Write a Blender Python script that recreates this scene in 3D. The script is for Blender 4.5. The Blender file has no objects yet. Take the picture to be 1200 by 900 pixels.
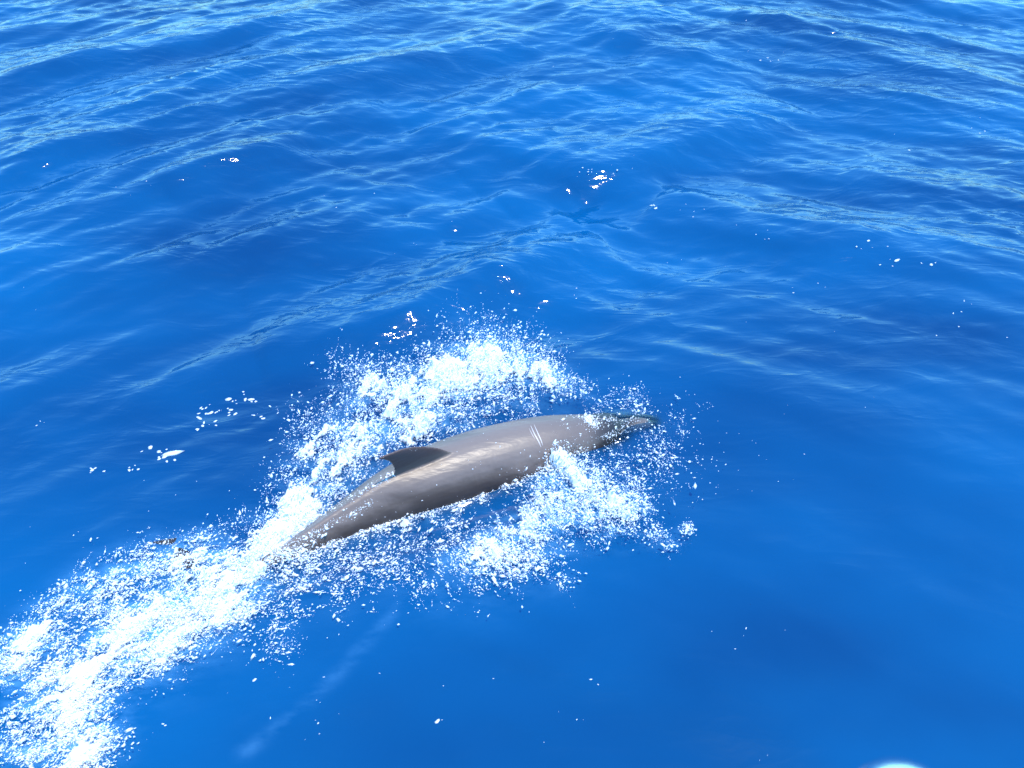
import bpy, bmesh, math, random
import numpy as np
from mathutils import Vector
from mathutils.bvhtree import BVHTree

scene = bpy.context.scene
COL = scene.collection
rng = np.random.default_rng(11)
random.seed(5)

# ------------------------------------------------------------------ camera
CAM_H = 3.0
PITCH = math.radians(40.0)
FPX = 1050.0                      # focal length in pixels of the 1200 px wide photograph
cam_data = bpy.data.cameras.new("camera")
cam = bpy.data.objects.new("camera", cam_data)
COL.objects.link(cam)
cam.location = (0, 0, CAM_H)
cam.rotation_euler = (math.pi / 2 - PITCH, 0, 0)
cam_data.sensor_width = 36.0
cam_data.lens = 36.0 * FPX / 1200.0
cam_data.clip_start = 0.02
cam_data.clip_end = 8000.0
cam_data.dof.use_dof = True
cam_data.dof.focus_distance = 4.2
cam_data.dof.aperture_fstop = 4.5
scene.camera = cam

# ------------------------------------------------------------------ sky, sun, exposure
SUN_EL = math.radians(77.0)
SUN_AZ = math.radians(108.0)       # measured from straight ahead (+Y), negative to the left
world = bpy.data.worlds.new("World")
scene.world = world
world.use_nodes = True
wn = world.node_tree.nodes
wl = world.node_tree.links
wn.clear()
w_out = wn.new("ShaderNodeOutputWorld")
w_bg = wn.new("ShaderNodeBackground")
w_sky = wn.new("ShaderNodeTexSky")
w_sky.sky_type = 'NISHITA'
w_sky.sun_disc = False
w_sky.sun_elevation = SUN_EL
w_sky.sun_rotation = SUN_AZ
w_sky.air_density = 1.5
w_sky.dust_density = 0.3
w_sky.ozone_density = 1.0
w_bg.inputs["Strength"].default_value = 0.15
w_wb = wn.new("ShaderNodeMixRGB"); w_wb.blend_type = 'MULTIPLY'      # the camera's cool white balance
w_wb.inputs[0].default_value = 1.0; w_wb.inputs[2].default_value = (0.40, 0.92, 1.32, 1)
wl.new(w_sky.outputs[0], w_wb.inputs[1]); wl.new(w_wb.outputs[0], w_bg.inputs[0])
wl.new(w_bg.outputs[0], w_out.inputs[0])

sun_dir = Vector((math.sin(SUN_AZ) * math.cos(SUN_EL), math.cos(SUN_AZ) * math.cos(SUN_EL), math.sin(SUN_EL)))
sun_data = bpy.data.lights.new("sun", 'SUN')
sun_data.energy = 2.2
sun_data.angle = math.radians(0.55)
sun_data.color = (1.0, 0.90, 0.73)
sun = bpy.data.objects.new("sun", sun_data)
COL.objects.link(sun)
sun.location = (0, 0, 50)
sun.rotation_euler = (-sun_dir).to_track_quat('-Z', 'Y').to_euler()

scene.view_settings.view_transform = 'Standard'
scene.view_settings.look = 'None'
scene.view_settings.exposure = 1.55
scene.view_settings.gamma = 1.0
scene.view_settings.use_curve_mapping = False
scene.cycles.max_bounces = 12
scene.cycles.diffuse_bounces = 10
scene.cycles.transparent_max_bounces = 24
scene.cycles.caustics_reflective = False
scene.cycles.caustics_refractive = False
scene.cycles.sample_clamp_indirect = 6.0
scene.cycles.use_denoising = True


# ------------------------------------------------------------------ helpers
def ground(u, v, z=0.0):
    """world position where the sight line of photo pixel (u, v) reaches height z"""
    u = np.asarray(u, float); v = np.asarray(v, float); z = np.asarray(z, float)
    x = (u - 600.0) / FPX
    y = (450.0 - v) / FPX
    dy = math.cos(PITCH) + y * math.sin(PITCH)
    dz = -math.sin(PITCH) + y * math.cos(PITCH)
    t = (z - CAM_H) / dz
    return np.stack([x * t, dy * t, CAM_H + dz * t], -1)


def make_mesh(name, verts, faces, mat=None, parent=None, smooth=True):
    """one mesh object from numpy vertices and equal-sized faces"""
    verts = np.asarray(verts, np.float32); faces = np.asarray(faces, np.int32)
    me = bpy.data.meshes.new(name)
    n = faces.shape[1]
    me.vertices.add(len(verts)); me.vertices.foreach_set("co", verts.ravel())
    me.loops.add(faces.size); me.loops.foreach_set("vertex_index", faces.ravel())
    me.polygons.add(len(faces))
    me.polygons.foreach_set("loop_start", np.arange(len(faces), dtype=np.int32) * n)
    me.polygons.foreach_set("loop_total", np.full(len(faces), n, np.int32))
    me.polygons.foreach_set("use_smooth", np.full(len(faces), smooth, bool))
    me.update(calc_edges=True)
    if mat: me.materials.append(mat)
    ob = bpy.data.objects.new(name, me)
    COL.objects.link(ob)
    if parent: ob.parent = parent
    return ob


def tag(o, label=None, cat=None, group=None, kind=None):
    if label: o["label"] = label
    if cat: o["category"] = cat
    if group: o["group"] = group
    if kind: o["kind"] = kind
    return o


def set_attr(ob, name, values):
    a = ob.data.attributes.new(name, 'FLOAT', 'POINT')
    a.data.foreach_set("value", np.asarray(values, np.float32))


_P = np.random.default_rng(3).random((256, 256)).astype(np.float32)
def vnoise(x, y):
    xi = np.floor(x).astype(int); yi = np.floor(y).astype(int)
    fx = x - xi; fy = y - yi
    fx = fx * fx * fx * (fx * (fx * 6 - 15) + 10); fy = fy * fy * fy * (fy * (fy * 6 - 15) + 10)
    a = _P[xi & 255, yi & 255]; b = _P[(xi + 1) & 255, yi & 255]
    c = _P[xi & 255, (yi + 1) & 255]; d = _P[(xi + 1) & 255, (yi + 1) & 255]
    return (a * (1 - fx) + b * fx) * (1 - fy) + (c * (1 - fx) + d * fx) * fy
def fbm(x, y, octv=4, gain=0.5):
    s = 0; a = 1.0; t = 0
    for i in range(octv):
        s = s + a * vnoise(x * 2 ** i + 17.3 * i, y * 2 ** i - 9.1 * i); t += a; a *= gain
    return s / t
def sstep(a, b, x):
    t = np.clip((x - a) / (b - a), 0, 1); return t * t * (3 - 2 * t)


# ------------------------------------------------------------------ sea shape
wr = np.random.default_rng(21)
WAVES = []
def lobe(normal_deg, spread, n, lmin, lmax, slope_rms, sel):
    lam = np.exp(wr.uniform(math.log(lmin), math.log(lmax), n))
    s = slope_rms * math.sqrt(2.0 / n)
    for l in lam:
        th = math.radians(normal_deg + wr.normal(0, spread))
        k = 2 * math.pi / l
        WAVES.append((k * math.cos(th), k * math.sin(th), s / k, wr.uniform(0, 2 * math.pi), l, sel))
lobe(122, 14, 5, 4.5, 9.0, 0.04, 0)
lobe(131, 14, 14, 0.6, 1.8, 0.100, 1)      # the train that runs up to the right
lobe(62, 14, 14, 0.7, 2.0, 0.095, 2)       # the train that runs down to the right
lobe(132, 18, 34, 0.15, 0.6, 0.115, 3)
lobe(60, 18, 34, 0.15, 0.6, 0.105, 4)
lobe(100, 38, 26, 0.10, 0.24, 0.070, 5)

RIDGES = [   # crest polylines (photo pixels), height, front width, back width
    ([(590, 232), (660, 206), (740, 186), (830, 160), (930, 116)], 0.100, 0.14, 0.55),
    ([(300, 408), (430, 380), (530, 352), (640, 306), (720, 282)], 0.088, 0.13, 0.50),
    ([(-40, 362), (60, 322), (180, 305), (390, 262), (470, 240)], 0.050, 0.14, 0.45),
    ([(-40, 262), (100, 238), (230, 205), (370, 176), (480, 150)], 0.060, 0.15, 0.50),
    ([(200, 235), (290, 206), (370, 180)], 0.030, 0.08, 0.22),
    ([(-40, 205), (150, 160), (330, 110), (520, 70)], 0.06, 0.16, 0.6),
    ([(-40, 95), (180, 70), (420, 20), (560, -10)], 0.06, 0.2, 0.7),
    ([(760, 232), (900, 268), (1040, 298), (1230, 352)], 0.050, 0.16, 0.45),
    ([(900, 92), (1010, 108), (1230, 175)], 0.06, 0.18, 0.6),
    ([(640, 0), (720, 45), (800, 66), (890, 84)], 0.06, 0.18, 0.6),
    ([(470, 180), (540, 205), (610, 205)], 0.025, 0.08, 0.25),
    ([(980, 200), (1080, 235), (1230, 290)], 0.035, 0.14, 0.4),
    ([(860, 20), (1000, 60), (1230, 120)], 0.05, 0.2, 0.6),
    ([(290, 885), (350, 845), (410, 785), (480, 705)], 0.010, 0.07, 0.10),
    ([(240, 900), (330, 870), (400, 825), (450, 780)], 0.006, 0.05, 0.08),
    ([(1030, 612), (1080, 640), (1170, 680)], 0.010, 0.05, 0.10),
    ([(800, 780), (850, 840), (910, 868)], 0.006, 0.05, 0.09),
]
def ridge_field(x, y):
    h = np.zeros_like(x)
    for pts, A, wf, wb in RIDGES:
        p = np.array([ground(u, v)[:2] for u, v in pts])
        best = np.full(x.shape, 1e9); sd = np.zeros_like(x); par = np.zeros_like(x)
        seg = np.linalg.norm(np.diff(p, axis=0), axis=1); L = seg.sum(); acc = 0
        wob = 0.10 * (vnoise(x * 1.3 + 31 * A * 100, y * 1.3) - 0.5)
        for i in range(len(p) - 1):
            d = p[i + 1] - p[i]; l = seg[i]; tx, ty = d / l
            rx = x - p[i, 0]; ry = y - p[i, 1]
            t = np.clip((rx * tx + ry * ty) / l, 0, 1)
            ex = rx - t * l * tx; ey = ry - t * l * ty
            dist = np.hypot(ex, ey)
            m = dist < best
            best[m] = dist[m]
            side = tx * ry - ty * rx                       # >0 : beyond the crest
            sd[m] = side[m]
            par[m] = ((acc + t * l) / L)[m]
            acc += l
        dd = np.where(sd > 0, best, -best) + wob * (A > 0.02)
        w = np.where(dd > 0, wb * 1.6, wf * 1.7)
        prof = np.exp(-np.abs(dd / w) ** 1.7)
        h += 1.35 * A * prof * np.sin(np.clip(par, 0.0, 1) * math.pi).clip(0) ** 0.6
    return h

def calm(x, y):
    """0 in the smooth water near the boat, 1 in the open water"""
    d = y + 0.18 * x * np.where(x < 0, -1.0, -0.6)
    n = fbm(x * 0.7 + 4, y * 0.7, 2) - 0.5
    return 0.36 + 0.64 * sstep(1.9, 5.2, d + 1.6 * n)

# --- the dolphin's centre line, needed by the water round it: photo pixel, height, radius, width and height factors
ST = [(762, 496, -0.004, 0.020, 1.15, 0.80), (754, 497, 0.000, 0.031, 1.15, 0.85), (740, 499, 0.002, 0.037, 1.15, 0.9),
      (727, 502, 0.003, 0.049, 1.08, 0.95), (715, 504, 0.005, 0.086, 1.04, 1.0), (700, 509, 0.004, 0.104, 1.0, 1.0),
      (675, 516, 0.004, 0.128, 1.0, 1.0), (645, 523, 0.012, 0.150, 1.0, 1.0), (610, 532, 0.016, 0.163, 1.0, 1.0),
      (560, 546, 0.018, 0.169, 1.0, 1.0), (510, 563, 0.014, 0.164, 0.98, 1.02), (460, 584, 0.006, 0.142, 0.92, 1.05),
      (415, 608, -0.004, 0.110, 0.86, 1.10), (370, 634, -0.016, 0.083, 0.78, 1.16), (330, 656, -0.030, 0.060, 0.70, 1.22),
      (285, 675, -0.045, 0.042, 0.62, 1.25), (245, 686, -0.050, 0.030, 0.62, 1.1), (226, 690, -0.050, 0.020, 0.8, 0.8)]
AX = np.array([ground(u, v, z) for u, v, z, *_ in ST])
def body_dist(x, y):
    """signed plan distance to the body outline and the position along it (0 beak, 1 tail)"""
    best = np.full(x.shape, 1e9); par = np.zeros_like(x); rad = np.array([s[3] * s[4] for s in ST])
    side = np.zeros_like(x)
    n = len(AX) - 1
    for i in range(n):
        d = AX[i + 1, :2] - AX[i, :2]; l2 = d @ d
        rx = x - AX[i, 0]; ry = y - AX[i, 1]
        t = np.clip((rx * d[0] + ry * d[1]) / l2, 0, 1)
        dist = np.hypot(rx - t * d[0], ry - t * d[1]) - (rad[i] * (1 - t) + rad[i + 1] * t)
        m = dist < best
        best[m] = dist[m]; par[m] = ((i + t) / n)[m]; side[m] = (d[0] * ry - d[1] * rx)[m]
    return best, par, side

HEAD = ground(734, 499, 0.03)
SHOULDER = ground(668, 560, 0.0)
FARB = ground(600, 462, 0.0)
def local_field(x, y):
    d, par, side = body_dist(x, y)
    h = np.zeros_like(x)
    # water drawn thin over the beak and piled up along head and shoulders
    hd = np.hypot((x - HEAD[0]) * 0.9 , (y - HEAD[1]) * 0.9)
    h += 0.016 * np.exp(-(hd / 0.110) ** 4)
    sh = np.hypot(x - SHOULDER[0], y - SHOULDER[1])
    h += 0.055 * np.exp(-(sh / 0.20) ** 2)
    fb = np.hypot((x - FARB[0]) * 0.8, (y - FARB[1]))
    h += 0.05 * np.exp(-(fb / 0.22) ** 2)
    # trough along the flank, little collar of water at the skin
    h += -0.022 * np.exp(-((d - 0.10) / 0.09) ** 2) * sstep(0.25, 0.45, par)
    h += 0.012 * np.exp(-((d + 0.01) / 0.03) ** 2)
    return h

def sea_height(x, y, cell=None):
    x = np.asarray(x, np.float64); y = np.asarray(y, np.float64)
    wA = 0.25 + 0.75 * (1 - sstep(-1.5, 3.0, x - 0.25 * (y - 5)))
    wB = 0.30 + 0.70 * sstep(-2.5, 2.5, x - 0.25 * (y - 5))
    cm = calm(x, y)
    g1 = 0.35 + 1.3 * fbm(x * 0.55 + 7, y * 0.75 + 3, 3)
    g2 = sstep(0.30, 0.72, fbm(x * 0.8 - 5, y * 1.3 + 11, 3)) * 1.5 + 0.12
    near, _, _ = body_dist(x, y)
    quiet = 0.55 + 0.45 * sstep(0.1, 0.9, near)
    W = {0: np.ones_like(x), 1: wA * (0.15 + 0.85 * cm), 2: wB * (0.15 + 0.85 * cm), 3: wA * cm * g1 * quiet, 4: wB * cm * g1 * quiet, 5: cm * g2 * quiet}
    h = np.zeros_like(x)
    for kx, ky, a, ph, l, sel in WAVES:
        th = kx * x + ky * y + ph
        if sel in (1, 2, 3, 4):
            w = 2.0 * ((1 + np.sin(th + 0.5 * np.sin(th))) * 0.5) ** 1.4 - 0.95
        else:
            w = np.sin(th)
        amp = a * W[sel]
        if cell is not None:
            amp = amp * np.clip(1.6 - cell * 4.0 / l, 0, 1)
        h += amp * w
    far = 1.0 if cell is None else np.clip(1.5 - cell / 0.3, 0, 1)
    h += ridge_field(x, y) * far
    h *= 1 - 0.85 * np.exp(-(np.clip(near, 0, 9) / 0.32) ** 2)
    h += local_field(x, y)
    return h


# ------------------------------------------------------------------ foam layout: blobs (photo u, v, radius px, strength, max height)
FAR = [(548, 402, 20, 1.0, .20), (575, 408, 24, 1.0, .22), (603, 418, 24, 1.0, .20), (630, 432, 20, .8, .15), (650, 446, 14, .45, .12),
       (522, 432, 26, 1.0, .18), (545, 440, 22, .8, .12), (575, 440, 20, .7, .10), (490, 452, 24, .9, .16), (462, 470, 24, .9, .16), (432, 448, 20, .55, .16),
       (412, 490, 24, .6, .14), (500, 490, 18, .8, .10), (485, 505, 18, .55, .08), (440, 505, 26, .65, .10), (382, 520, 26, .5, .12), (372, 556, 26, .6, .10),
       (400, 545, 24, .55, .08), (352, 588, 24, .6, .10), (330, 616, 24, .65, .08), (365, 598, 18, .6, .05), (312, 636, 20, .7, .06), (400, 425, 16, .22, .22),
       (352, 485, 14, .16, .15), (420, 430, 14, .2, .22), (660, 462, 18, .22, .10), (590, 465, 26, .28, .08), (540, 492, 26, .3, .05), (620, 462, 22, .25, .08), (690, 460, 8, .25, .16)]
WAKE = [(330, 640, 16, .9, .05), (300, 655, 22, 1.0, .07), (262, 676, 26, 1.2, .10), (228, 698, 28, 1.3, .10), (196, 722, 28, 1.2, .08), (160, 745, 24, 1.0, .06),
        (255, 705, 26, .9, .06), (215, 738, 24, .8, .04), (278, 715, 18, .6, .04), (180, 770, 22, .5, .03), (130, 765, 24, .8, .04), (100, 790, 24, .6, .03), (66, 822, 28, .5, .03),
        (84, 800, 24, .55, .03), (100, 840, 22, .55, .03), (110, 868, 22, .7, .04), (78, 868, 24, .55, .03), (40, 858, 26, .42, .03), (20, 885, 22, .4, .03), (90, 892, 20, .6, .03), (62, 886, 22, .5, .03),
        (235, 644, 14, .8, .05), (205, 650, 14, .8, .05), (165, 656, 16, .8, .05), (130, 668, 16, .6, .04), (98, 682, 16, .6, .04), (72, 705, 16, .55, .03),
        (45, 738, 18, .75, .04), (22, 758, 18, .9, .04), (22, 780, 14, .7, .03), (10, 770, 14, .7, .04), (35, 800, 18, .45, .02), (130, 700, 22, .22, .02), (90, 745, 22, .2, .02), (180, 690, 22, .3, .02),
        (270, 648, 16, .7, .05), (150, 730, 20, .5, .03), (10, 840, 14, .3, .02), (116, 720, 18, .25, .02), (60, 780, 18, .25, .02)]
NEAR = [(650, 540, 13, 1.0, .12), (640, 560, 16, .7, .10), (664, 556, 18, .7, .14), (682, 572, 18, .8, .14), (660, 585, 20, .9, .12), (640, 600, 20, .9, .09), (690, 592, 20, .85, .12),
        (715, 602, 20, .8, .12), (735, 612, 12, .6, .10), (655, 612, 12, .8, .06), (610, 622, 20, .65, .08), (585, 640, 22, .6, .06), (555, 655, 22, .5, .05), (600, 655, 22, .4, .05), (640, 640, 20, .3, .05),
        (530, 662, 18, .35, .04), (510, 690, 20, .18, .04), (620, 672, 16, .25, .04), (655, 685, 12, .2, .04), (745, 585, 10, .3, .15), (756, 600, 8, .3, .12), (768, 636, 9, .35, .10), (785, 645, 8, .35, .06), (803, 630, 5, .8, .10),
        (570, 690, 22, .12, .04), (700, 625, 14, .3, .06)]
FLANK = [(350, 640, 9, .8, .02), (385, 632, 8, .7, .02), (415, 625, 7, .6, .02), (445, 619, 6, .6, .02), (475, 612, 6, .55, .02), (505, 602, 5, .5, .02), (535, 592, 5, .5, .02), (565, 580, 5, .5, .02), (590, 568, 5, .5, .02), (615, 556, 5, .5, .02), (632, 545, 5, .6, .03),
         (360, 660, 16, .3, .03), (400, 655, 22, .15, .03), (440, 645, 18, .13, .03), (340, 690, 18, .2, .02), (480, 640, 18, .1, .03), (330, 720, 16, .18, .02), (530, 612, 14, .18, .03), (325, 760, 14, .1, .02), (400, 690, 22, .1, .03), (460, 680, 20, .1, .03)]
HEADS = [(690, 490, 7, 1.0, .16), (696, 497, 6, .8, .14), (703, 486, 6, .5, .16), (718, 505, 10, .25, .10), (728, 470, 10, .3, .12), (742, 464, 8, .28, .10), (708, 470, 6, .5, .12), (750, 480, 8, .2, .06), (712, 515, 7, .5, .08), (716, 530, 6, .45, .1),
         (724, 545, 6, .45, .12), (733, 562, 6, .45, .14), (738, 575, 5, .5, .14), (700, 530, 9, .25, .08), (680, 448, 4, .35, .12), (684, 462, 4, .4, .12), (770, 500, 16, .10, .06), (790, 490, 18, .08, .05), (780, 560, 30, .08, .08), (760, 530, 20, .12, .08)]

def blobs_world(bl, zf=0.25):
    c = np.array([ground(u, v, zf * z) for u, v, r, s, z in bl])
    d = np.linalg.norm(c - np.array([0, 0, CAM_H]), axis=1)
    r = np.array([b[2] for b in bl]) * d / FPX
    return c, r, np.array([b[3] for b in bl]), np.array([b[4] for b in bl])

def density(x, y, bl, grow=1.0):
    c, r, s, z = blobs_world(bl)
    D = np.zeros_like(x); Z = np.zeros_like(x)
    for (cx, cy, _), rr, ss, zz in zip(c, r, s, z):
        ry = rr * 1.35 * grow; rx = rr * grow              # what is round in view lies longer along the line of sight
        g = ss * np.exp(-(((x - cx) / rx) ** 2 + ((y - cy) / ry) ** 2) * 0.8)
        Z = np.where(g > D, zz, Z)
        D = np.maximum(D, g) + 0.25 * np.minimum(D, g)
    return D, Z


# ------------------------------------------------------------------ materials
def new_mat(name):
    m = bpy.data.materials.new(name); m.use_nodes = True
    nt = m.node_tree; nt.nodes.clear()
    out = nt.nodes.new("ShaderNodeOutputMaterial")
    return m, nt.nodes, nt.links, out

def math_node(n, l, op, a, b=None):
    q = n.new("ShaderNodeMath"); q.operation = op
    for i, v in enumerate((a, b)):
        if v is None: continue
        if isinstance(v, (int, float)): q.inputs[i].default_value = v
        else: l.new(v, q.inputs[i])
    return q.outputs[0]

def sea_material():
    m, n, l, out = new_mat("sea_water")
    geo = n.new("ShaderNodeNewGeometry")
    def attr(nm):
        a = n.new("ShaderNodeAttribute"); a.attribute_name = nm; return a.outputs["Fac"]
    aer, clear, rip = attr("aeration"), attr("clarity"), attr("ripple")
    def noise(scale, rot, stretch, detail=3, rough=0.55, dist=0.0):
        mp = n.new("ShaderNodeMapping"); mp.inputs["Rotation"].default_value = (0, 0, rot)
        mp.inputs["Scale"].default_value = (scale / stretch, scale, scale)
        l.new(geo.outputs["Position"], mp.inputs["Vector"])
        t = n.new("ShaderNodeTexNoise"); t.inputs["Scale"].default_value = 1.0
        t.inputs["Detail"].default_value = detail; t.inputs["Roughness"].default_value = rough
        t.inputs["Distortion"].default_value = dist
        l.new(mp.outputs[0], t.inputs["Vector"])
        return t.outputs["Fac"]
    r1 = noise(5.0, math.radians(-43), 2.4, 3, 0.45, 0.7)
    r2 = noise(5.5, math.radians(32), 2.4, 3, 0.45, 0.7)
    r3 = noise(24.0, math.radians(-5), 1.8, 3, 0.55, 0.3)
    def ridged(f):
        a = math_node(n, l, 'ABSOLUTE', math_node(n, l, 'MULTIPLY_ADD', f, 2.0)); a.node.inputs[0].links[0].from_node.inputs[2].default_value = -1.0
        return math_node(n, l, 'POWER', math_node(n, l, 'SUBTRACT', 1.0, a), 1.6)
    hsum = math_node(n, l, 'ADD', math_node(n, l, 'MULTIPLY', ridged(r1), 0.0065), math_node(n, l, 'MULTIPLY', ridged(r2), 0.006))
    hsum = math_node(n, l, 'ADD', hsum, math_node(n, l, 'MULTIPLY', r3, 0.0018))
    hsum = math_node(n, l, 'MULTIPLY', hsum, rip)
    bump = n.new("ShaderNodeBump"); bump.inputs["Strength"].default_value = 1.0; bump.inputs["Distance"].default_value = 1.0
    l.new(hsum, bump.inputs["Height"])
    # the colour the water itself sends back: deep blue, paler where it is full of tiny bubbles
    big = noise(0.55, 0.5, 1.8, 3)
    deep = n.new("ShaderNodeMixRGB"); deep.inputs[1].default_value = (0.0001, 0.027, 0.096, 1); deep.inputs[2].default_value = (0.0001, 0.060, 0.170, 1)
    bgr = n.new("ShaderNodeMapRange"); bgr.inputs["From Min"].default_value = 0.36; bgr.inputs["From Max"].default_value = 0.64; l.new(big, bgr.inputs[0]); l.new(bgr.outputs[0], deep.inputs[0])
    bub = noise(9.0, math.radians(-25), 2.2, 5, 0.6)
    bc = n.new("ShaderNodeMapRange"); bc.inputs["From Min"].default_value = 0.40; bc.inputs["From Max"].default_value = 0.68; l.new(bub, bc.inputs[0])
    am = math_node(n, l, 'MULTIPLY', aer, math_node(n, l, 'MULTIPLY', bc.outputs[0], 1.3))
    col = n.new("ShaderNodeMixRGB"); col.inputs[2].default_value = (0.12, 0.34, 0.58, 1)
    l.new(am, col.inputs[0]); l.new(deep.outputs[0], col.inputs[1])
    dif = n.new("ShaderNodeBsdfDiffuse"); l.new(col.outputs[0], dif.inputs["Color"])
    tr = n.new("ShaderNodeBsdfTransparent"); tr.inputs["Color"].default_value = (0.62, 0.80, 0.95, 1)
    body = n.new("ShaderNodeMixShader"); l.new(clear, body.inputs[0]); l.new(dif.outputs[0], body.inputs[1]); l.new(tr.outputs[0], body.inputs[2])
    gl = n.new("ShaderNodeBsdfGlossy"); gl.inputs["Roughness"].default_value = 0.055
    l.new(bump.outputs[0], gl.inputs["Normal"])
    fr = n.new("ShaderNodeFresnel"); fr.inputs["IOR"].default_value = 1.34
    l.new(bump.outputs[0], fr.inputs["Normal"])
    mix = n.new("ShaderNodeMixShader")
    # wave facets too small to build hide one another at grazing angles, so a rough sea never mirrors fully
    cap = math_node(n, l, 'MINIMUM', fr.outputs[0], 0.55)
    l.new(cap, mix.inputs[0]); l.new(body.outputs[0], mix.inputs[1]); l.new(gl.outputs[0], mix.inputs[2])
    l.new(mix.outputs[0], out.inputs["Surface"])
    return m

def foam_material(name, col=(0.86, 0.90, 0.94), rough=0.5, trans=0.0, thin=False):
    m, n, l, out = new_mat(name)
    p = n.new("ShaderNodeBsdfPrincipled")
    tx = n.new("ShaderNodeTexNoise"); tx.inputs["Scale"].default_value = 60.0; tx.inputs["Detail"].default_value = 4
    geo = n.new("ShaderNodeNewGeometry"); l.new(geo.outputs["Position"], tx.inputs["Vector"])
    mx = n.new("ShaderNodeMixRGB"); mx.inputs[1].default_value = (col[0] * .93, col[1] * .96, col[2], 1); mx.inputs[2].default_value = (*[min(.97, c * 1.05) for c in col], 1)
    l.new(tx.outputs["Fac"], mx.inputs[0]); l.new(mx.outputs[0], p.inputs["Base Color"])
    p.inputs["Roughness"].default_value = rough; p.inputs["IOR"].default_value = 1.33
    if thin:
        at = n.new("ShaderNodeAttribute"); at.attribute_name = "thickness"
        t2 = n.new("ShaderNodeTexNoise"); t2.inputs["Scale"].default_value = 140.0; t2.inputs["Detail"].default_value = 2; l.new(geo.outputs["Position"], t2.inputs["Vector"])
        sm_ = n.new("ShaderNodeMapRange"); sm_.interpolation_type = 'SMOOTHSTEP'; sm_.inputs["From Min"].default_value = 0.30; sm_.inputs["From Max"].default_value = 0.75
        l.new(math_node(n, l, 'ADD', at.outputs["Fac"], math_node(n, l, 'MULTIPLY', t2.outputs["Fac"], 0.5)), sm_.inputs[0])
        tb = n.new("ShaderNodeBsdfTransparent"); fin_ = n.new("ShaderNodeMixShader")
        l.new(sm_.outputs[0], fin_.inputs[0]); l.new(tb.outputs[0], fin_.inputs[1]); l.new(fin_.outputs[0], out.inputs["Surface"])
        tl = n.new("ShaderNodeBsdfTranslucent"); l.new(mx.outputs[0], tl.inputs["Color"])
        ms = n.new("ShaderNodeMixShader"); ms.inputs[0].default_value = trans
        l.new(p.outputs[0], ms.inputs[1]); l.new(tl.outputs[0], ms.inputs[2]); l.new(ms.outputs[0], fin_.inputs[2])
    elif trans:
        tl = n.new("ShaderNodeBsdfTranslucent"); l.new(mx.outputs[0], tl.inputs["Color"])
        ms = n.new("ShaderNodeMixShader"); ms.inputs[0].default_value = trans
        l.new(p.outputs[0], ms.inputs[1]); l.new(tl.outputs[0], ms.inputs[2])
        lw = n.new("ShaderNodeLayerWeight"); lw.inputs["Blend"].default_value = 0.45       # drops are clear towards their rims
        tb = n.new("ShaderNodeBsdfTransparent"); me_ = n.new("ShaderNodeMixShader")
        l.new(math_node(n, l, 'MULTIPLY_ADD', lw.outputs["Facing"], 0.75), me_.inputs[0]); me_.inputs[0].links[0].from_node.inputs[2].default_value = 0.15
        l.new(ms.outputs[0], me_.inputs[1]); l.new(tb.outputs[0], me_.inputs[2]); l.new(me_.outputs[0], out.inputs["Surface"])
    else:
        l.new(p.outputs[0], out.inputs["Surface"])
    return m

M_SEA = sea_material()
M_FOAM = foam_material("white_foam", (0.62, 0.66, 0.70), trans=0.15, thin=True)
M_DROP = foam_material("spray_drops", (0.94, 0.95, 0.96), 0.18, trans=0.25)

# ------------------------------------------------------------------ sea (one sheet out to the horizon)
def graded(a, b, s0, s1, far_lo, far_hi, g=1.35):
    v = [a]; 
    while v[-1] < b:
        f = (v[-1] - a) / (b - a); v.append(v[-1] + s0 * (1 - f) + s1 * f)
    lo = []; st = s0 * g; p = a
    while p > far_lo: p -= st; st *= g; lo.append(p)
    hi = []; st = s1 * g; p = v[-1]
    while p < far_hi: p += st; st *= g; hi.append(p)
    return np.array(lo[::-1] + v + hi)
gx = graded(-7.5, 7.5, 0.026, 0.026, -3000, 3000)
gy = graded(1.0, 14.5, 0.013, 0.042, -3000, 4000)
X, Y = np.meshgrid(gx, gy, indexing='xy')
cx_ = np.gradient(gx); cy_ = np.gradient(gy)
CELL = np.maximum(cx_[None, :].repeat(len(gy), 0), cy_[:, None].repeat(len(gx), 1))
Zs = sea_height(X, Y, CELL)
ny, nx = X.shape
idx = np.arange(nx * ny).reshape(ny, nx)
quads = np.stack([idx[:-1, :-1], idx[:-1, 1:], idx[1:, 1:], idx[1:, :-1]], -1).reshape(-1, 4)
sea = make_mesh("sea", np.stack([X, Y, Zs], -1).reshape(-1, 3), quads, M_SEA)
tag(sea, "deep blue open sea with small crossing waves all round the dolphin", kind="structure")
aer = np.zeros_like(X); 
win = (np.abs(X) < 4) & (Y > 1) & (Y < 6)
xw, yw = X[win], Y[win]
da = np.zeros_like(xw)
for bl, k in ((FAR, .50), (WAKE, .55), (NEAR, .60), (FLANK, .5), (HEADS, .2)):
    D, _ = density(xw, yw, bl, 1.35)
    da = np.maximum(da, D * k)
streak = ridge_field(xw, yw) * 0
for pts, wd, st_ in (([(290, 890), (350, 845), (410, 785), (480, 705), (520, 680)], 0.028, 0.5), ([(500, 640), (570, 590), (640, 560)], 0.06, 0.35)):
    tp = np.array([ground(u, v)[:2] for u, v in pts])
    tp = np.stack([np.interp(np.linspace(0, len(tp) - 1, 60), np.arange(len(tp)), tp[:, k]) for k in (0, 1)], -1)
    dm = np.full(xw.shape, 9.0)
    for q_ in tp: dm = np.minimum(dm, np.hypot(xw - q_[0], yw - q_[1]))
    da = np.maximum(da, 0.20 * st_ * np.exp(-(dm / wd) ** 2))
aer[win] = np.clip(da, 0, 0.8)
set_attr(sea, "aeration", aer.ravel())
clr = np.zeros_like(X)
d_, par_, _ = body_dist(xw, yw)
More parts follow.
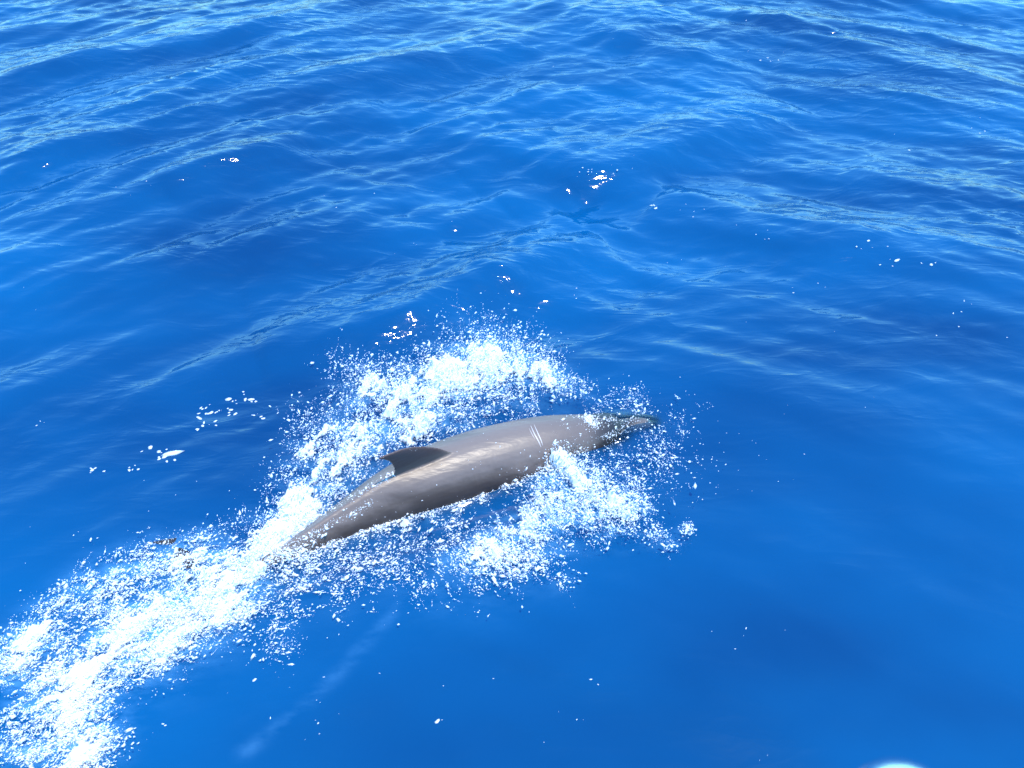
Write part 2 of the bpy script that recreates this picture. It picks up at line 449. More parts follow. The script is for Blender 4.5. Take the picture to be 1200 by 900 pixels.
hd = np.hypot(xw - HEAD[0], yw - HEAD[1])
clr[win] = np.maximum(0.85 * np.exp(-(np.clip(d_, 0, 9) / 0.030) ** 2) * (1 - sstep(0.25, 0.42, par_)), 0.30 * np.exp(-(np.clip(d_, 0, 9) / 0.05) ** 2))
set_attr(sea, "clarity", clr.ravel())
nb, _, _ = body_dist(X, Y)
cm = calm(X, Y)
rip = (0.25 + 0.95 * fbm(X * 0.6 + 2, Y * 0.9 - 4, 3)) * (0.16 + 0.84 * cm) + np.clip(ridge_field(X, Y), 0, .08) * 6.0 * (0.2 + 0.8 * cm)
rip += 1.6 * np.exp(-(np.hypot(X - HEAD[0], Y - HEAD[1]) / 0.16) ** 2)
set_attr(sea, "ripple", np.clip(rip, 0, 1.6).ravel())

# dark depth below the surface, seen only where the water is clear over the animal
M_DEEP, n, l, out = new_mat("deep_water")
b_ = n.new("ShaderNodeBsdfDiffuse"); b_.inputs[0].default_value = (0.0002, 0.030, 0.15, 1); l.new(b_.outputs[0], out.inputs[0])
q = 3000.0
deepw = make_mesh("deep_water", [(-q, -q, -1.2), (q, -q, -1.2), (q, q, -1.2), (-q, q, -1.2)], [(0, 1, 2, 3)], M_DEEP)
tag(deepw, "deep blue water below the surface", kind="structure")

# ------------------------------------------------------------------ dolphin
dol = bpy.data.objects.new("dolphin", None); COL.objects.link(dol)
dol.location = tuple(AX[9])
tag(dol, "grey brown dolphin surfacing in white splash, back and curved fin above water", "dolphin")
ROLL = math.radians(9.0)

def catmull(P, m):
    P = np.asarray(P, float); n = len(P); out_ = []
    Q = np.vstack([2 * P[0] - P[1], P, 2 * P[-1] - P[-2]])
    for i in range(n - 1):
        p0, p1, p2, p3 = Q[i], Q[i + 1], Q[i + 2], Q[i + 3]
        for j in range(m):
            t = j / m
            out_.append(0.5 * ((2 * p1) + (-p0 + p2) * t + (2 * p0 - 5 * p1 + 4 * p2 - p3) * t * t + (-p0 + 3 * p1 - 3 * p2 + p3) * t ** 3))
    out_.append(P[-1]); return np.array(out_)

stat = np.array([[*AX[i], s[3] * s[4], s[3] * s[5]] for i, s in enumerate(ST)])
C = catmull(stat, 8)
ctr = C[:, :3]; hw = np.maximum(C[:, 3], 0.008); hh = np.maximum(C[:, 4], 0.008)
for _ in range(3):
    ctr[1:-1] = (ctr[:-2] + 2 * ctr[1:-1] + ctr[2:]) / 4
tan = np.gradient(ctr, axis=0); tan /= np.linalg.norm(tan, axis=1)[:, None]     # points to the tail
fwd = -tan
upv = np.tile([0, 0, 1.0], (len(ctr), 1))
lat = np.cross(fwd, upv); lat /= np.linalg.norm(lat, axis=1)[:, None]             # animal's right = towards the camera
upv = np.cross(lat, fwd)
roll = ROLL * np.ones(len(ctr))
U = upv * np.cos(roll)[:, None] + lat * np.sin(roll)[:, None]
R = lat * np.cos(roll)[:, None] - upv * np.sin(roll)[:, None]
arc = np.concatenate([[0], np.cumsum(np.linalg.norm(np.diff(ctr, axis=0), axis=1))])

vs, fs = [], []
NR = 40
def add_loft(rings):
    base = len(vs)
    k = len(rings[0])
    for r in rings: vs.extend(map(tuple, r))
    for i in range(len(rings) - 1):
        for j in range(k):
            a = base + i * k + j; b = base + i * k + (j + 1) % k
            fs.append((a, b, b + k, a + k))
    for r0, rev in ((0, False), (len(rings) - 1, True)):
        c = np.mean(rings[r0], axis=0); vs.append(tuple(c)); ci = len(vs) - 1
        for j in range(k):
            a = base + r0 * k + j; b = base + r0 * k + (j + 1) % k
            fs.append((b, a, ci) if not rev else (a, b, ci))
rings = []
for i in range(len(ctr)):
    th = np.linspace(0, 2 * math.pi, NR, endpoint=False)
    f = arc[i] / arc[-1]
    ridge = 0.10 * sstep(0.58, 0.85, f)
    rs = np.sign(np.cos(th)) * np.abs(np.cos(th)) ** (1.0 + ridge)
    us = np.sin(th) * (1 + 0.13 * np.exp(-((th - math.pi / 2) / 0.30) ** 2) * sstep(0.5, 0.66, f))
    # belly a little flatter
    us = np.where(us < 0, us * 0.95, us)
    rings.append(ctr[i] + R[i] * (hw[i] * rs)[:, None] + U[i] * (hh[i] * us)[:, None])
add_loft(rings)

def frame_at(a):
    i = int(np.argmin(np.abs(arc - a))); return i
def nearest(u, v):
    p = ground(u, v, 0.15); return int(np.argmin(np.hypot(ctr[:, 0] - p[0], ctr[:, 1] - p[1])))
# dorsal fin: outline (distance back from the front of its base, height over the back line)
i0 = int(np.argmin(np.abs(arc - (arc[-1] * 0.455))))
a0 = arc[i0]
lead = [(-0.04, -0.03), (0.01, 0.020), (0.06, 0.072), (0.12, 0.120), (0.175, 0.154), (0.23, 0.178), (0.285, 0.186), (0.328, 0.180)]
trail = [(0.285, -0.03), (0.280, 0.010), (0.276, 0.050), (0.279, 0.085), (0.288, 0.115), (0.302, 0.140), (0.322, 0.158), (0.343, 0.172)]
def back_point(a):
    i = int(np.clip(np.searchsorted(arc, a), 1, len(arc) - 1)); t = (a - arc[i - 1]) / (arc[i] - arc[i - 1])
    return (ctr[i - 1] * (1 - t) + ctr[i] * t), (U[i - 1] * (1 - t) + U[i] * t), (hh[i - 1] * (1 - t) + hh[i] * t), R[i]
Lc = catmull(np.array(lead), 4); Tc = catmull(np.array(trail), 4)
rings = []
for k in range(len(Lc)):
    f = k / (len(Lc) - 1)
    la, lh = Lc[k]; ta, th_ = Tc[k]
    th = np.linspace(0, 2 * math.pi, 20, endpoint=False)
    cc = (1 - np.cos(th)) / 2                     # 0 leading edge .. 1 trailing edge
    thick = 0.028 * (1 - 0.60 * f)
    # aerofoil thickness distribution
    yt = 0.16 * np.sin(th).clip(-1, 1) ** 2 + 2.3 * (0.2969 * np.sqrt(cc) - 0.126 * cc - 0.3516 * cc ** 2 + 0.2843 * cc ** 3 - 0.08 * cc ** 4)
    ring = []
    for c_, y_, t_ in zip(cc, yt, th):
        a = la + (ta - la) * c_; h_ = lh + (th_ - lh) * c_
        p, uu, hgt, rr = back_point(a0 + min(max(a, 0), 0.27))
        extra = max(a - 0.27, 0) + min(a, 0)
        p = p + uu * (hgt * 0.985 + h_) + tan[i0 + 4] * extra
        ring.append(p + rr * (y_ * thick * (1 if t_ < math.pi else -1)))
    rings.append(np.array(ring))
add_loft(rings)

# tail flukes, lying nearly level
ti = len(ctr) - 1
for sgn in (1, -1):
    rings = []
    for k in range(9):
        f = k / 8
        span = 0.27 * f
        lead_b = -0.12 + 0.17 * f ** 1.1; trail_b = 0.045 + 0.125 * f ** 1.3 - 0.05 * f * (1 - f)
        th = np.linspace(0, 2 * math.pi, 16, endpoint=False)
        cc = (1 - np.cos(th)) / 2
        b = lead_b + (trail_b - lead_b) * cc
        zt = np.sin(th) * (0.016 * (1 - f) + 0.0045)
        rise = 0.037 * f ** 1.2 if sgn < 0 else -0.01 * f
        rings.append(ctr[ti] + tan[ti] * b[:, None] + lat[ti] * (sgn * span) + upv[ti] * (zt + rise)[:, None])
    if sgn < 0: rings = [r[::-1] for r in rings]
    add_loft(rings)
# flippers under the chest
fi = int(np.argmin(np.abs(arc - arc[-1] * 0.235)))
for sgn in (1, -1):
    root = ctr[fi] + R[fi] * (sgn * hw[fi] * 0.72) - U[fi] * hh[fi] * 0.55
    dirv = R[fi] * sgn * 0.75 - U[fi] * 0.42 + tan[fi] * 0.75; dirv /= np.linalg.norm(dirv)
    chordv = tan[fi]; nrm = np.cross(dirv, chordv); nrm /= np.linalg.norm(nrm)
    rings = []
    for k in range(8):
        f = k / 7; ch = 0.115 * (1 - f) ** 0.65 + 0.012
        th = np.linspace(0, 2 * math.pi, 14, endpoint=False)
        rings.append(root + dirv * (0.26 * f - 0.03) + chordv * (np.cos(th) * ch / 2 + 0.05 * f * f)[:, None] + nrm * (np.sin(th) * (0.016 * (1 - f) + 0.004))[:, None])
    add_loft(rings)

org = np.array(dol.location)
me0 = bpy.data.meshes.new("body_cage")
me0.from_pydata([tuple(np.array(v) - org) for v in vs], [], fs)
bm = bmesh.new(); bm.from_mesh(me0); bmesh.ops.recalc_face_normals(bm, faces=bm.faces); bm.to_mesh(me0); bm.free()
tmp = bpy.data.objects.new("body_cage", me0); COL.objects.link(tmp)
rm = tmp.modifiers.new("remesh", 'REMESH'); rm.mode = 'VOXEL'; rm.voxel_size = 0.0042; rm.use_smooth_shade = True
sm = tmp.modifiers.new("smooth", 'SMOOTH'); sm.factor = 0.5; sm.iterations = 6
dg = bpy.context.evaluated_depsgraph_get(); dg.update()
me = bpy.data.meshes.new_from_object(tmp.evaluated_get(dg))
bpy.data.objects.remove(tmp); bpy.data.meshes.remove(me0)
me.name = "body"
body = bpy.data.objects.new("body", me); COL.objects.link(body); body.parent = dol
me.polygons.foreach_set("use_smooth", np.ones(len(me.polygons), bool))
# where each point of the skin lies on the animal: 0 beak..1 tail, height round the body -1..1, and how far out on the fin
co = np.empty(len(me.vertices) * 3, np.float32); me.vertices.foreach_get("co", co); co = co.reshape(-1, 3).astype(float) + org
alo = np.zeros(len(co)); gir = np.zeros(len(co)); fin = np.zeros(len(co))
for s in range(0, len(co), 20000):
    d = np.linalg.norm(co[s:s + 20000, None, :] - ctr[None], axis=2); j = d.argmin(1)
    rel = co[s:s + 20000] - ctr[j]
    alo[s:s + 20000] = arc[j] / arc[-1]
    gir[s:s + 20000] = np.einsum('ij,ij->i', rel, U[j]) / hh[j]
    fin[s:s + 20000] = np.clip((np.einsum('ij,ij->i', rel, U[j]) - hh[j]) / 0.18, 0, 1)
for nm, v in (("along", alo), ("girth", gir), ("fin", fin)):
    at = me.attributes.new(nm, 'FLOAT', 'POINT'); at.data.foreach_set("value", v.astype(np.float32))

def dolphin_material():
    m, n, l, out = new_mat("dolphin_skin")
    p = n.new("ShaderNodeBsdfPrincipled")
    def attr(nm):
        a = n.new("ShaderNodeAttribute"); a.attribute_name = nm; return a.outputs["Fac"]
    al, gi, fi_ = attr("along"), attr("girth"), attr("fin")
    tc = n.new("ShaderNodeTexCoord")
    mp = n.new("ShaderNodeMapping"); mp.inputs["Rotation"].default_value = (0, 0, -0.42); mp.inputs["Scale"].default_value = (1.2, 5, 5)
    l.new(tc.outputs["Object"], mp.inputs["Vector"])
    nz = n.new("ShaderNodeTexNoise"); nz.inputs["Scale"].default_value = 2.4; nz.inputs["Detail"].default_value = 5; nz.inputs["Roughness"].default_value = 0.55
    l.new(mp.outputs[0], nz.inputs["Vector"])
    fine = n.new("ShaderNodeTexNoise"); fine.inputs["Scale"].default_value = 70; fine.inputs["Detail"].default_value = 3
    l.new(tc.outputs["Object"], fine.inputs["Vector"])
    # grey brown, light on the back and flank shade painted in, cream belly
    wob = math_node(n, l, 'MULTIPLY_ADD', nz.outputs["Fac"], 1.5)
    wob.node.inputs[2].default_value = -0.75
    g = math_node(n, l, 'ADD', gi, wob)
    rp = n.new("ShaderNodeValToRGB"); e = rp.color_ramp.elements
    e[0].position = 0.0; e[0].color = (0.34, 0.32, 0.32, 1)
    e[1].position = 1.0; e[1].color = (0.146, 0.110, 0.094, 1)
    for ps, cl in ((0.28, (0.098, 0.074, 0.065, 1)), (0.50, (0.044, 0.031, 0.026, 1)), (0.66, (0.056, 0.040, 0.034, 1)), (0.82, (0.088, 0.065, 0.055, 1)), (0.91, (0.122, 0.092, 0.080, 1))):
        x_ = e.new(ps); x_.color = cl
    # light on the shoulder painted in: paler than behind the fin
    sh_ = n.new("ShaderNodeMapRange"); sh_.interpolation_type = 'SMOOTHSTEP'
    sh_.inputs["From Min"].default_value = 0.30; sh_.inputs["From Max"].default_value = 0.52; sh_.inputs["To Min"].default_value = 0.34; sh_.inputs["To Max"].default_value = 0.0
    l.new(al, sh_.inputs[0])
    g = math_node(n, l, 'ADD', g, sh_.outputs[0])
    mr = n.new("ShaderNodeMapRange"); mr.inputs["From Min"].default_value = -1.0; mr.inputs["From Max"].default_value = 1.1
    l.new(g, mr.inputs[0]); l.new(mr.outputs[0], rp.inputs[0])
    # head darker slate, beak tip pale
    hr = n.new("ShaderNodeValToRGB"); e = hr.color_ramp.elements
    e[0].position = 0.0; e[0].color = (0.8, 0.86, 0.92, 1)
    e[1].position = 0.30; e[1].color = (1, 1, 1, 1)
    x_ = e.new(0.028); x_.color = (0.5, 0.55, 0.62, 1)
    x_ = e.new(0.056); x_.color = (0.10, 0.12, 0.17, 1)
    x_ = e.new(0.11); x_.color = (0.12, 0.14, 0.19, 1); x_ = e.new(0.135); x_.color = (0.30, 0.31, 0.35, 1)
    x_ = e.new(0.17); x_.color = (0.75, 0.75, 0.78, 1); x_ = e.new(0.88); x_.color = (1, 1, 1, 1); x_ = e.new(0.95); x_.color = (0.36, 0.36, 0.40, 1)
    l.new(al, hr.inputs[0])
    hm = n.new("ShaderNodeMixRGB"); hm.blend_type = 'MULTIPLY'; hm.inputs[0].default_value = 1.0
    l.new(rp.outputs[0], hm.inputs[1]); l.new(hr.outputs[0], hm.inputs[2])
    # fin: slate, darker at the edge
    fm = n.new("ShaderNodeMixRGB"); fm.inputs[2].default_value = (0.085, 0.052, 0.048, 1)
    fr = n.new("ShaderNodeMapRange"); fr.inputs["From Min"].default_value = 0.0; fr.inputs["From Max"].default_value = 0.35; fr.inputs["To Max"].default_value = 0.9
    l.new(fi_, fr.inputs[0]); l.new(fr.outputs[0], fm.inputs[0]); l.new(hm.outputs[0], fm.inputs[1])
    # mottling
    mm = n.new("ShaderNodeMixRGB"); mm.blend_type = 'OVERLAY'; mm.inputs[0].default_value = 0.07
    l.new(fm.outputs[0], mm.inputs[1]); l.new(fine.outputs["Fac"], mm.inputs[2])
    l.new(mm.outputs[0], p.inputs["Base Color"])
    rr = n.new("ShaderNodeMapRange"); rr.inputs["To Min"].default_value = 0.38; rr.inputs["To Max"].default_value = 0.55
    l.new(nz.outputs["Fac"], rr.inputs[0]); l.new(rr.outputs[0], p.inputs["Roughness"])
    p.inputs["IOR"].default_value = 1.38; p.inputs["Coat Weight"].default_value = 0.6; p.inputs["Coat Roughness"].default_value = 0.33; p.inputs["Coat IOR"].default_value = 1.33; p.inputs["Specular IOR Level"].default_value = 0.25
    bp = n.new("ShaderNodeBump"); bp.inputs["Strength"].default_value = 0.25; bp.inputs["Distance"].default_value = 0.006
    sc_ = math_node(n, l, 'ADD', math_node(n, l, 'MULTIPLY', fine.outputs["Fac"], 0.05), nz.outputs["Fac"])
    l.new(sc_, bp.inputs["Height"]); l.new(bp.outputs[0], p.inputs["Normal"])
    # the film of water runs back along the body in streaks
    mf = n.new("ShaderNodeMapping"); mf.inputs["Rotation"].default_value = (0, 0, -0.42); mf.inputs["Scale"].default_value = (5, 34, 34); l.new(tc.outputs["Object"], mf.inputs["Vector"])
    nf = n.new("ShaderNodeTexNoise"); nf.inputs["Scale"].default_value = 1.0; nf.inputs["Detail"].default_value = 4; nf.inputs["Distortion"].default_value = 0.6; l.new(mf.outputs[0], nf.inputs["Vector"])
    bf = n.new("ShaderNodeBump"); bf.inputs["Strength"].default_value = 0.55; bf.inputs["Distance"].default_value = 0.008; l.new(nf.outputs["Fac"], bf.inputs["Height"])
    l.new(bp.outputs[0], bf.inputs["Normal"]); l.new(bf.outputs[0], p.inputs["Coat Normal"])
    l.new(p.outputs[0], out.inputs["Surface"])
    return m
me.materials.clear(); me.materials.append(dolphin_material())

bvh = BVHTree.FromPolygons([Vector(c) for c in co], [tuple(p.vertices) for p in me.polygons])
def on_body(u, v):
    o = Vector((0, 0, CAM_H)); d = (Vector(ground(u, v, 0)) - o).normalized()
    return bvh.ray_cast(o, d)
# three pale rake scars across the shoulder
M_SCAR, n, l, out = new_mat("scar_tissue")
p = n.new("ShaderNodeBsdfPrincipled"); p.inputs["Roughness"].default_value = 0.4
tx = n.new("ShaderNodeTexNoise"); tx.inputs["Scale"].default_value = 90
rp = n.new("ShaderNodeValToRGB"); rp.color_ramp.elements[0].color = (0.24, 0.20, 0.19, 1); rp.color_ramp.elements[1].color = (0.52, 0.48, 0.46, 1)
l.new(tx.outputs["Fac"], rp.inputs[0]); l.new(rp.outputs[0], p.inputs["Base Color"]); l.new(p.outputs[0], out.inputs[0])
for pts, wd in (([(622, 499), (626, 508), (631, 517), (634, 524)], .0030), ([(626, 498), (630, 507), (634, 516), (636, 522)], .0026), ([(620, 502), (623, 508), (627, 515)], .0016)):
    path = catmull(np.array(pts, float), 5); V = []; F = []
    for i, (u, v) in enumerate(path):
        loc, nor, _, _ = on_body(u, v)
        if loc is None: continue
        nxt = on_body(*path[min(i + 1, len(path) - 1)])[0]; prv = on_body(*path[max(i - 1, 0)])[0]
        if nxt is None or prv is None: continue
        t = (nxt - prv).normalized(); s = t.cross(nor).normalized()
        w = wd * math.sin(math.pi * (0.12 + 0.76 * i / (len(path) - 1)))
        for k in (-1, 0, 1):
            V.append(np.array(loc + s * (w * k) + nor * (0.0022 if k == 0 else 0.0004)) - org)
    for i in range(len(V) // 3 - 1):
        for k in (0, 1): F.append((i * 3 + k, i * 3 + k + 1, i * 3 + k + 4, i * 3 + k + 3))
    make_mesh("scar", V, F, M_SCAR, dol)
# eyes
M_EYE, n, l, out = new_mat("eye"); p = n.new("ShaderNodeBsdfPrincipled"); p.inputs["Base Color"].default_value = (.012, .010, .010, 1); p.inputs["Roughness"].default_value = .08; l.new(p.outputs[0], out.inputs[0])
ei = int(np.argmin(np.abs(arc - arc[-1] * 0.125)))
for sgn in (1, -1):
    bme = bmesh.new(); bmesh.ops.create_uvsphere(bme, u_segments=14, v_segments=10, radius=0.011)
    m_ = bpy.data.meshes.new("eye"); bme.to_mesh(m_); bme.free(); m_.materials.append(M_EYE)
    for pl in m_.polygons: pl.use_smooth = True
    eo = bpy.data.objects.new("eye", m_); COL.objects.link(eo); eo.parent = dol
    eo.location = tuple(ctr[ei] + R[ei] * (sgn * hw[ei] * 0.955) - U[ei] * hh[ei] * 0.22 - org)

# ------------------------------------------------------------------ foam sheets and flying drops
def foam_patch(bl, name, label, cat, seed, grid=0.0055, thr=0.24, lift=1.0, ndrops=20000, rot=26, stretch=1.6, zpow=1.6, extra=None, throw=0):
    """one mass of white water: a lumpy, holed skin of foam on the sea plus the drops thrown above it"""
    rg = np.random.default_rng(seed)
    c, r, s, z = blobs_world(bl)
    x0, x1 = (c[:, 0] - r * 2.2).min(), (c[:, 0] + r * 2.2).max(); y0, y1 = (c[:, 1] - r * 2.6).min(), (c[:, 1] + r * 2.6).max()
    gx_ = np.arange(x0, x1, grid); gy_ = np.arange(y0, y1, grid)
    XX, YY = np.meshgrid(gx_, gy_)
    XX = XX + rg.uniform(-.3, .3, XX.shape) * grid; YY = YY + rg.uniform(-.3, .3, YY.shape) * grid
    D, Zm = density(XX, YY, bl)
    a = math.radians(rot)
    uu = XX * math.cos(a) + YY * math.sin(a); vv = -XX * math.sin(a) + YY * math.cos(a)
    n1 = fbm(uu * 9 / stretch + seed, vv * 9, 4, .6)
    n2 = fbm(uu * 34 / stretch - seed, vv * 34, 3, .6)
    rid = 1 - np.abs(2 * fbm(uu * 17 / stretch + 3 * seed, vv * 17, 3, .55) - 1)      # bubble-net lines
    n0 = fbm(uu * 4.5 / stretch + 2 * seed, vv * 4.5, 3, .5)
    val = np.minimum(D, 0.95) * (0.30 + 0.75 * n1) + 0.45 * (n0 - 0.5) * np.minimum(D * 2, 1) + 0.70 * (n1 - 0.5) * np.minimum(D * 2.0, 1) + 0.62 * (n2 - 0.5) + 0.55 * (rid - 0.86) * np.minimum(D * 2.5, 1)
    keep = (val > thr)
    bd, par, sd = body_dist(XX, YY)
    keep &= (bd > -0.02) | (par > 0.77)
    kq = keep[:-1, :-1] & keep[1:, :-1] & keep[:-1, 1:] & keep[1:, 1:]
    sea_z = sea_height(XX.ravel(), YY.ravel()).reshape(XX.shape)
    ex = np.clip(val - thr, 0, 1)
    lump = fbm(uu * 22 + 5, vv * 22, 3, .6); lump2 = fbm(uu * 70 + 5, vv * 70, 2, .6)
    ZZ = sea_z + 0.003 + lift * np.minimum(ex * 2.2, 1) * (0.008 + Zm * 0.55 * lump ** 1.7 + 0.036 * lump2)
    id_ = np.arange(XX.size).reshape(XX.shape)
    q_ = np.stack([id_[:-1, :-1], id_[:-1, 1:], id_[1:, 1:], id_[1:, :-1]], -1)[kq]
    used = np.unique(q_); remap = np.full(XX.size, -1); remap[used] = np.arange(len(used))
    P = np.stack([XX, YY, ZZ], -1).reshape(-1, 3)[used]
    thick_ = np.clip(ex.ravel()[used] / 0.35, 0, 1)
    q_ = remap[q_]
    tri = np.concatenate([q_[:, [0, 1, 2]], q_[:, [0, 2, 3]]])
    # drops
    wt = s * r * r; wt = wt ** 0.9; wt /= wt.sum()
    m = ndrops * 3
    pick = rg.choice(len(bl), m, p=wt)
    b = np.array(bl)[pick]
    spread = 0.92 * b[:, 2]
    u_ = b[:, 0] + rg.normal(0, 1, m) * spread; v_ = b[:, 1] + rg.normal(0, 1, m) * spread * 0.95
    h_ = b[:, 4] * rg.random(m) ** zpow
    pos = ground(u_, v_, h_)
    up_ = pos[:, 0] * math.cos(a) + pos[:, 1] * math.sin(a); vp_ = -pos[:, 0] * math.sin(a) + pos[:, 1] * math.cos(a)
    nn = 0.45 * fbm(up_ * 9 / stretch + seed, vp_ * 9, 3, .6) + 0.55 * fbm(up_ * 36 / stretch, vp_ * 36 + seed, 2, .6)
    ok = rg.random(m) < sstep(0.44, 0.60, nn)
    bd, par, sd = body_dist(pos[:, 0], pos[:, 1])
    ok &= (bd > -0.03) | (par > 0.76) | (rg.random(m) < 0.02)
    pos = pos[ok][:ndrops]
    pos[:, 2] += sea_height(pos[:, 0], pos[:, 1]) * 0.9 
    if extra is not None: pos = np.vstack([pos, extra])
    k = len(pos)
    strand_axis = np.full((k, 3), np.nan)
    # about half the spray hangs together in threads: rows of drops strung along the way they were thrown
    ns = ndrops // 13; pk = rg.choice(len(bl), ns, p=wt); b = np.array(bl)[pk]
    su = b[:, 0] + rg.normal(0, 1, ns) * b[:, 2] * 0.8; sv = b[:, 1] + rg.normal(0, 1, ns) * b[:, 2] * 0.75
    sh_ = b[:, 4] * rg.random(ns) ** zpow
    ang = math.radians(throw) + rg.normal(0, 0.42, ns); Ls = np.exp(rg.normal(math.log(9.0), 0.5, ns)); nd = 9
    tt = np.linspace(0, 1, nd)[None] + rg.normal(0, .06, (ns, nd)); bend = rg.normal(0, .3, ns)[:, None]
    pu = su[:, None] + np.cos(ang)[:, None] * Ls[:, None] * tt - np.sin(ang)[:, None] * Ls[:, None] * bend * tt ** 2 + rg.normal(0, .5, (ns, nd))
    pv = sv[:, None] - np.sin(ang)[:, None] * Ls[:, None] * tt - np.cos(ang)[:, None] * Ls[:, None] * bend * tt ** 2 + rg.normal(0, .5, (ns, nd))
    ph = np.clip(sh_[:, None] + 0.012 * np.sin(ang)[:, None] * tt, 0.002, None)
    sp_ = ground(pu.ravel(), pv.ravel(), ph.ravel()); ax_s = (sp_.reshape(ns, nd, 3)[:, -1] - sp_.reshape(ns, nd, 3)[:, 0]); ax_s /= np.linalg.norm(ax_s, axis=1)[:, None] + 1e-9
    bd2, par2, _ = body_dist(sp_[:, 0], sp_[:, 1]); okS = (bd2 > -0.02) | (par2 > 0.78)
    sp_[:, 2] += sea_height(sp_[:, 0], sp_[:, 1]) * 0.9
    pos = np.vstack([pos, sp_[okS]]); strand_axis = np.vstack([strand_axis, np.repeat(ax_s, nd, 0)[okS]])
    k = len(pos)
    size = np.exp(rg.normal(math.log(0.00105), 0.72, k)).clip(0.0006, 0.0075)
    V, F = drop_mesh(pos, size, rg, OCT_V, OCT_F, strand_axis)
    F = F + len(P)
    ob = make_mesh(name, np.vstack([P, V]), np.vstack([tri, F]), M_FOAM)
    ob.data.materials.append(M_DROP)
    set_attr(ob, "thickness", np.concatenate([thick_, np.ones(len(V))]))
    mi = np.zeros(len(ob.data.polygons), np.int32); mi[len(tri):] = 1
    ob.data.polygons.foreach_set("material_index", mi)
    tag(ob, label, cat, kind="stuff")
    return ob

_t = (1 + 5 ** .5) / 2
ICO_V = np.array([(-1, _t, 0), (1, _t, 0), (-1, -_t, 0), (1, -_t, 0), (0, -1, _t), (0, 1, _t), (0, -1, -_t), (0, 1, -_t), (_t, 0, -1), (_t, 0, 1), (-_t, 0, -1), (-_t, 0, 1)]) / math.hypot(1, _t)
ICO_F = np.array([(0, 11, 5), (0, 5, 1), (0, 1, 7), (0, 7, 10), (0, 10, 11), (1, 5, 9), (5, 11, 4), (11, 10, 2), (10, 7, 6), (7, 1, 8), (3, 9, 4), (3, 4, 2), (3, 2, 6), (3, 6, 8), (3, 8, 9), (4, 9, 5), (2, 4, 11), (6, 2, 10), (8, 6, 7), (9, 8, 1)])
OCT_V = np.array([(1, 0, 0), (-1, 0, 0), (0, 1, 0), (0, -1, 0), (0, 0, 1), (0, 0, -1)]) * 1.15
OCT_F = np.array([(0, 2, 4), (2, 1, 4), (1, 3, 4), (3, 0, 4), (2, 0, 5), (1, 2, 5), (3, 1, 5), (0, 3, 5)])
def drop_mesh(pos, size, rg, BV=ICO_V, BF=ICO_F, axes=None):
    k = len(pos); nv = len(BV)
    base = BV[None] * (1 + rg.uniform(-.28, .28, (k, nv, 1)))
    stretch = rg.uniform(1.0, 2.8, k)
    ax = rg.normal(0, 1, (k, 3)) * [0.6, 0.5, .5] + [0.8, 0.35, 0.15]; ax /= np.linalg.norm(ax, axis=1)[:, None]
    if axes is not None:
        has = ~np.isnan(axes[:, 0]); ax[has] = axes[has]; stretch[has] *= 1.15; size = np.where(has, size * 0.82, size)
    comp = np.einsum('kvi,ki->kv', base, ax)
    v = base + comp[..., None] * ax[:, None] * (stretch - 1)[:, None, None]
    v = v * size[:, None, None] + pos[:, None]
    f = BF[None] + (np.arange(k) * nv)[:, None, None]
    return v.reshape(-1, 3), f.reshape(-1, 3)

# water still streaming off the tail stock and along the edge of the back
rb = np.random.default_rng(41); FILM = []
for pts, n_, sp in (([(322, 648), (352, 619), (395, 592), (438, 569), (460, 556)], 700, 2.2), ([(325, 652), (370, 622), (410, 605), (437, 588)], 420, 2.6), ([(330, 655), (350, 645), (372, 632)], 500, 7.0),
                    ([(480, 528), (540, 506), (600, 490), (660, 485), (690, 490)], 260, 1.4), ([(686, 486), (692, 492), (699, 500)], 620, 3.4), ([(702, 490), (722, 492), (748, 492)], 240, 2.6), ([(704, 512), (722, 508), (748, 502)], 240, 2.6), ([(704, 500), (745, 498)], 110, 5.0), ([(655, 500), (690, 505)], 50, 8.0), ([(400, 610), (520, 560), (640, 520)], 60, 22.0)):
    path = catmull(np.array(pts, float), 12)
    for k in range(n_):
        a_ = rb.random() ** (1.5 if pts[0][0] < 340 else 1.0) * (len(path) - 1.001); i_ = int(a_)
        u, v = path[i_] + (path[i_ + 1] - path[i_]) * (a_ - i_) + rb.normal(0, sp, 2)
        loc = on_body(u, v)[0]
        if loc is not None: FILM.append(tuple(loc))
for i in range(len(ctr)):
    f_ = arc[i] / arc[-1]
    if not 0.2 < f_ < 0.86: continue
    for k in range(26):
        p_ = ctr[i] + fwd[i] * rb.uniform(-.015, .015) + lat[i] * (hw[i] * 1.0 + abs(rb.normal(0, 0.011)))
        if vnoise(np.array([p_[0] * 14]), np.array([p_[1] * 14]))[0] < 0.42: continue
        FILM.append((p_[0], p_[1], float(sea_height(p_[:1], p_[1:2])[0]) + 0.002))
FILM = np.array(FILM)
foam_patch(FAR, "splash", "tall white splash rising beyond the dolphin's back and fin", "splash", 5, ndrops=28000, rot=70, stretch=1.7, thr=0.29, throw=72)
foam_patch(WAKE, "wake_foam", "churned white foam trailing behind the dolphin's tail to the lower left corner", "foam", 9, ndrops=36000, rot=42, stretch=2.4, thr=0.36, throw=32)
foam_patch(NEAR, "splash", "white splash thrown up on the near side of the dolphin's shoulder", "splash", 13, ndrops=16000, rot=120, stretch=1.4, thr=0.35, throw=-52)
foam_patch(FLANK, "foam_line", "thin line of foam and specks along the dolphin's near flank", "foam", 17, grid=0.004, ndrops=5500, rot=26, stretch=2.0, thr=.36, extra=FILM, throw=22)
foam_patch(HEADS, "spray", "fine spray of drops round the dolphin's head and beak", "spray", 23, grid=0.004, ndrops=1900, rot=60, stretch=1.2, thr=.50, throw=-40)

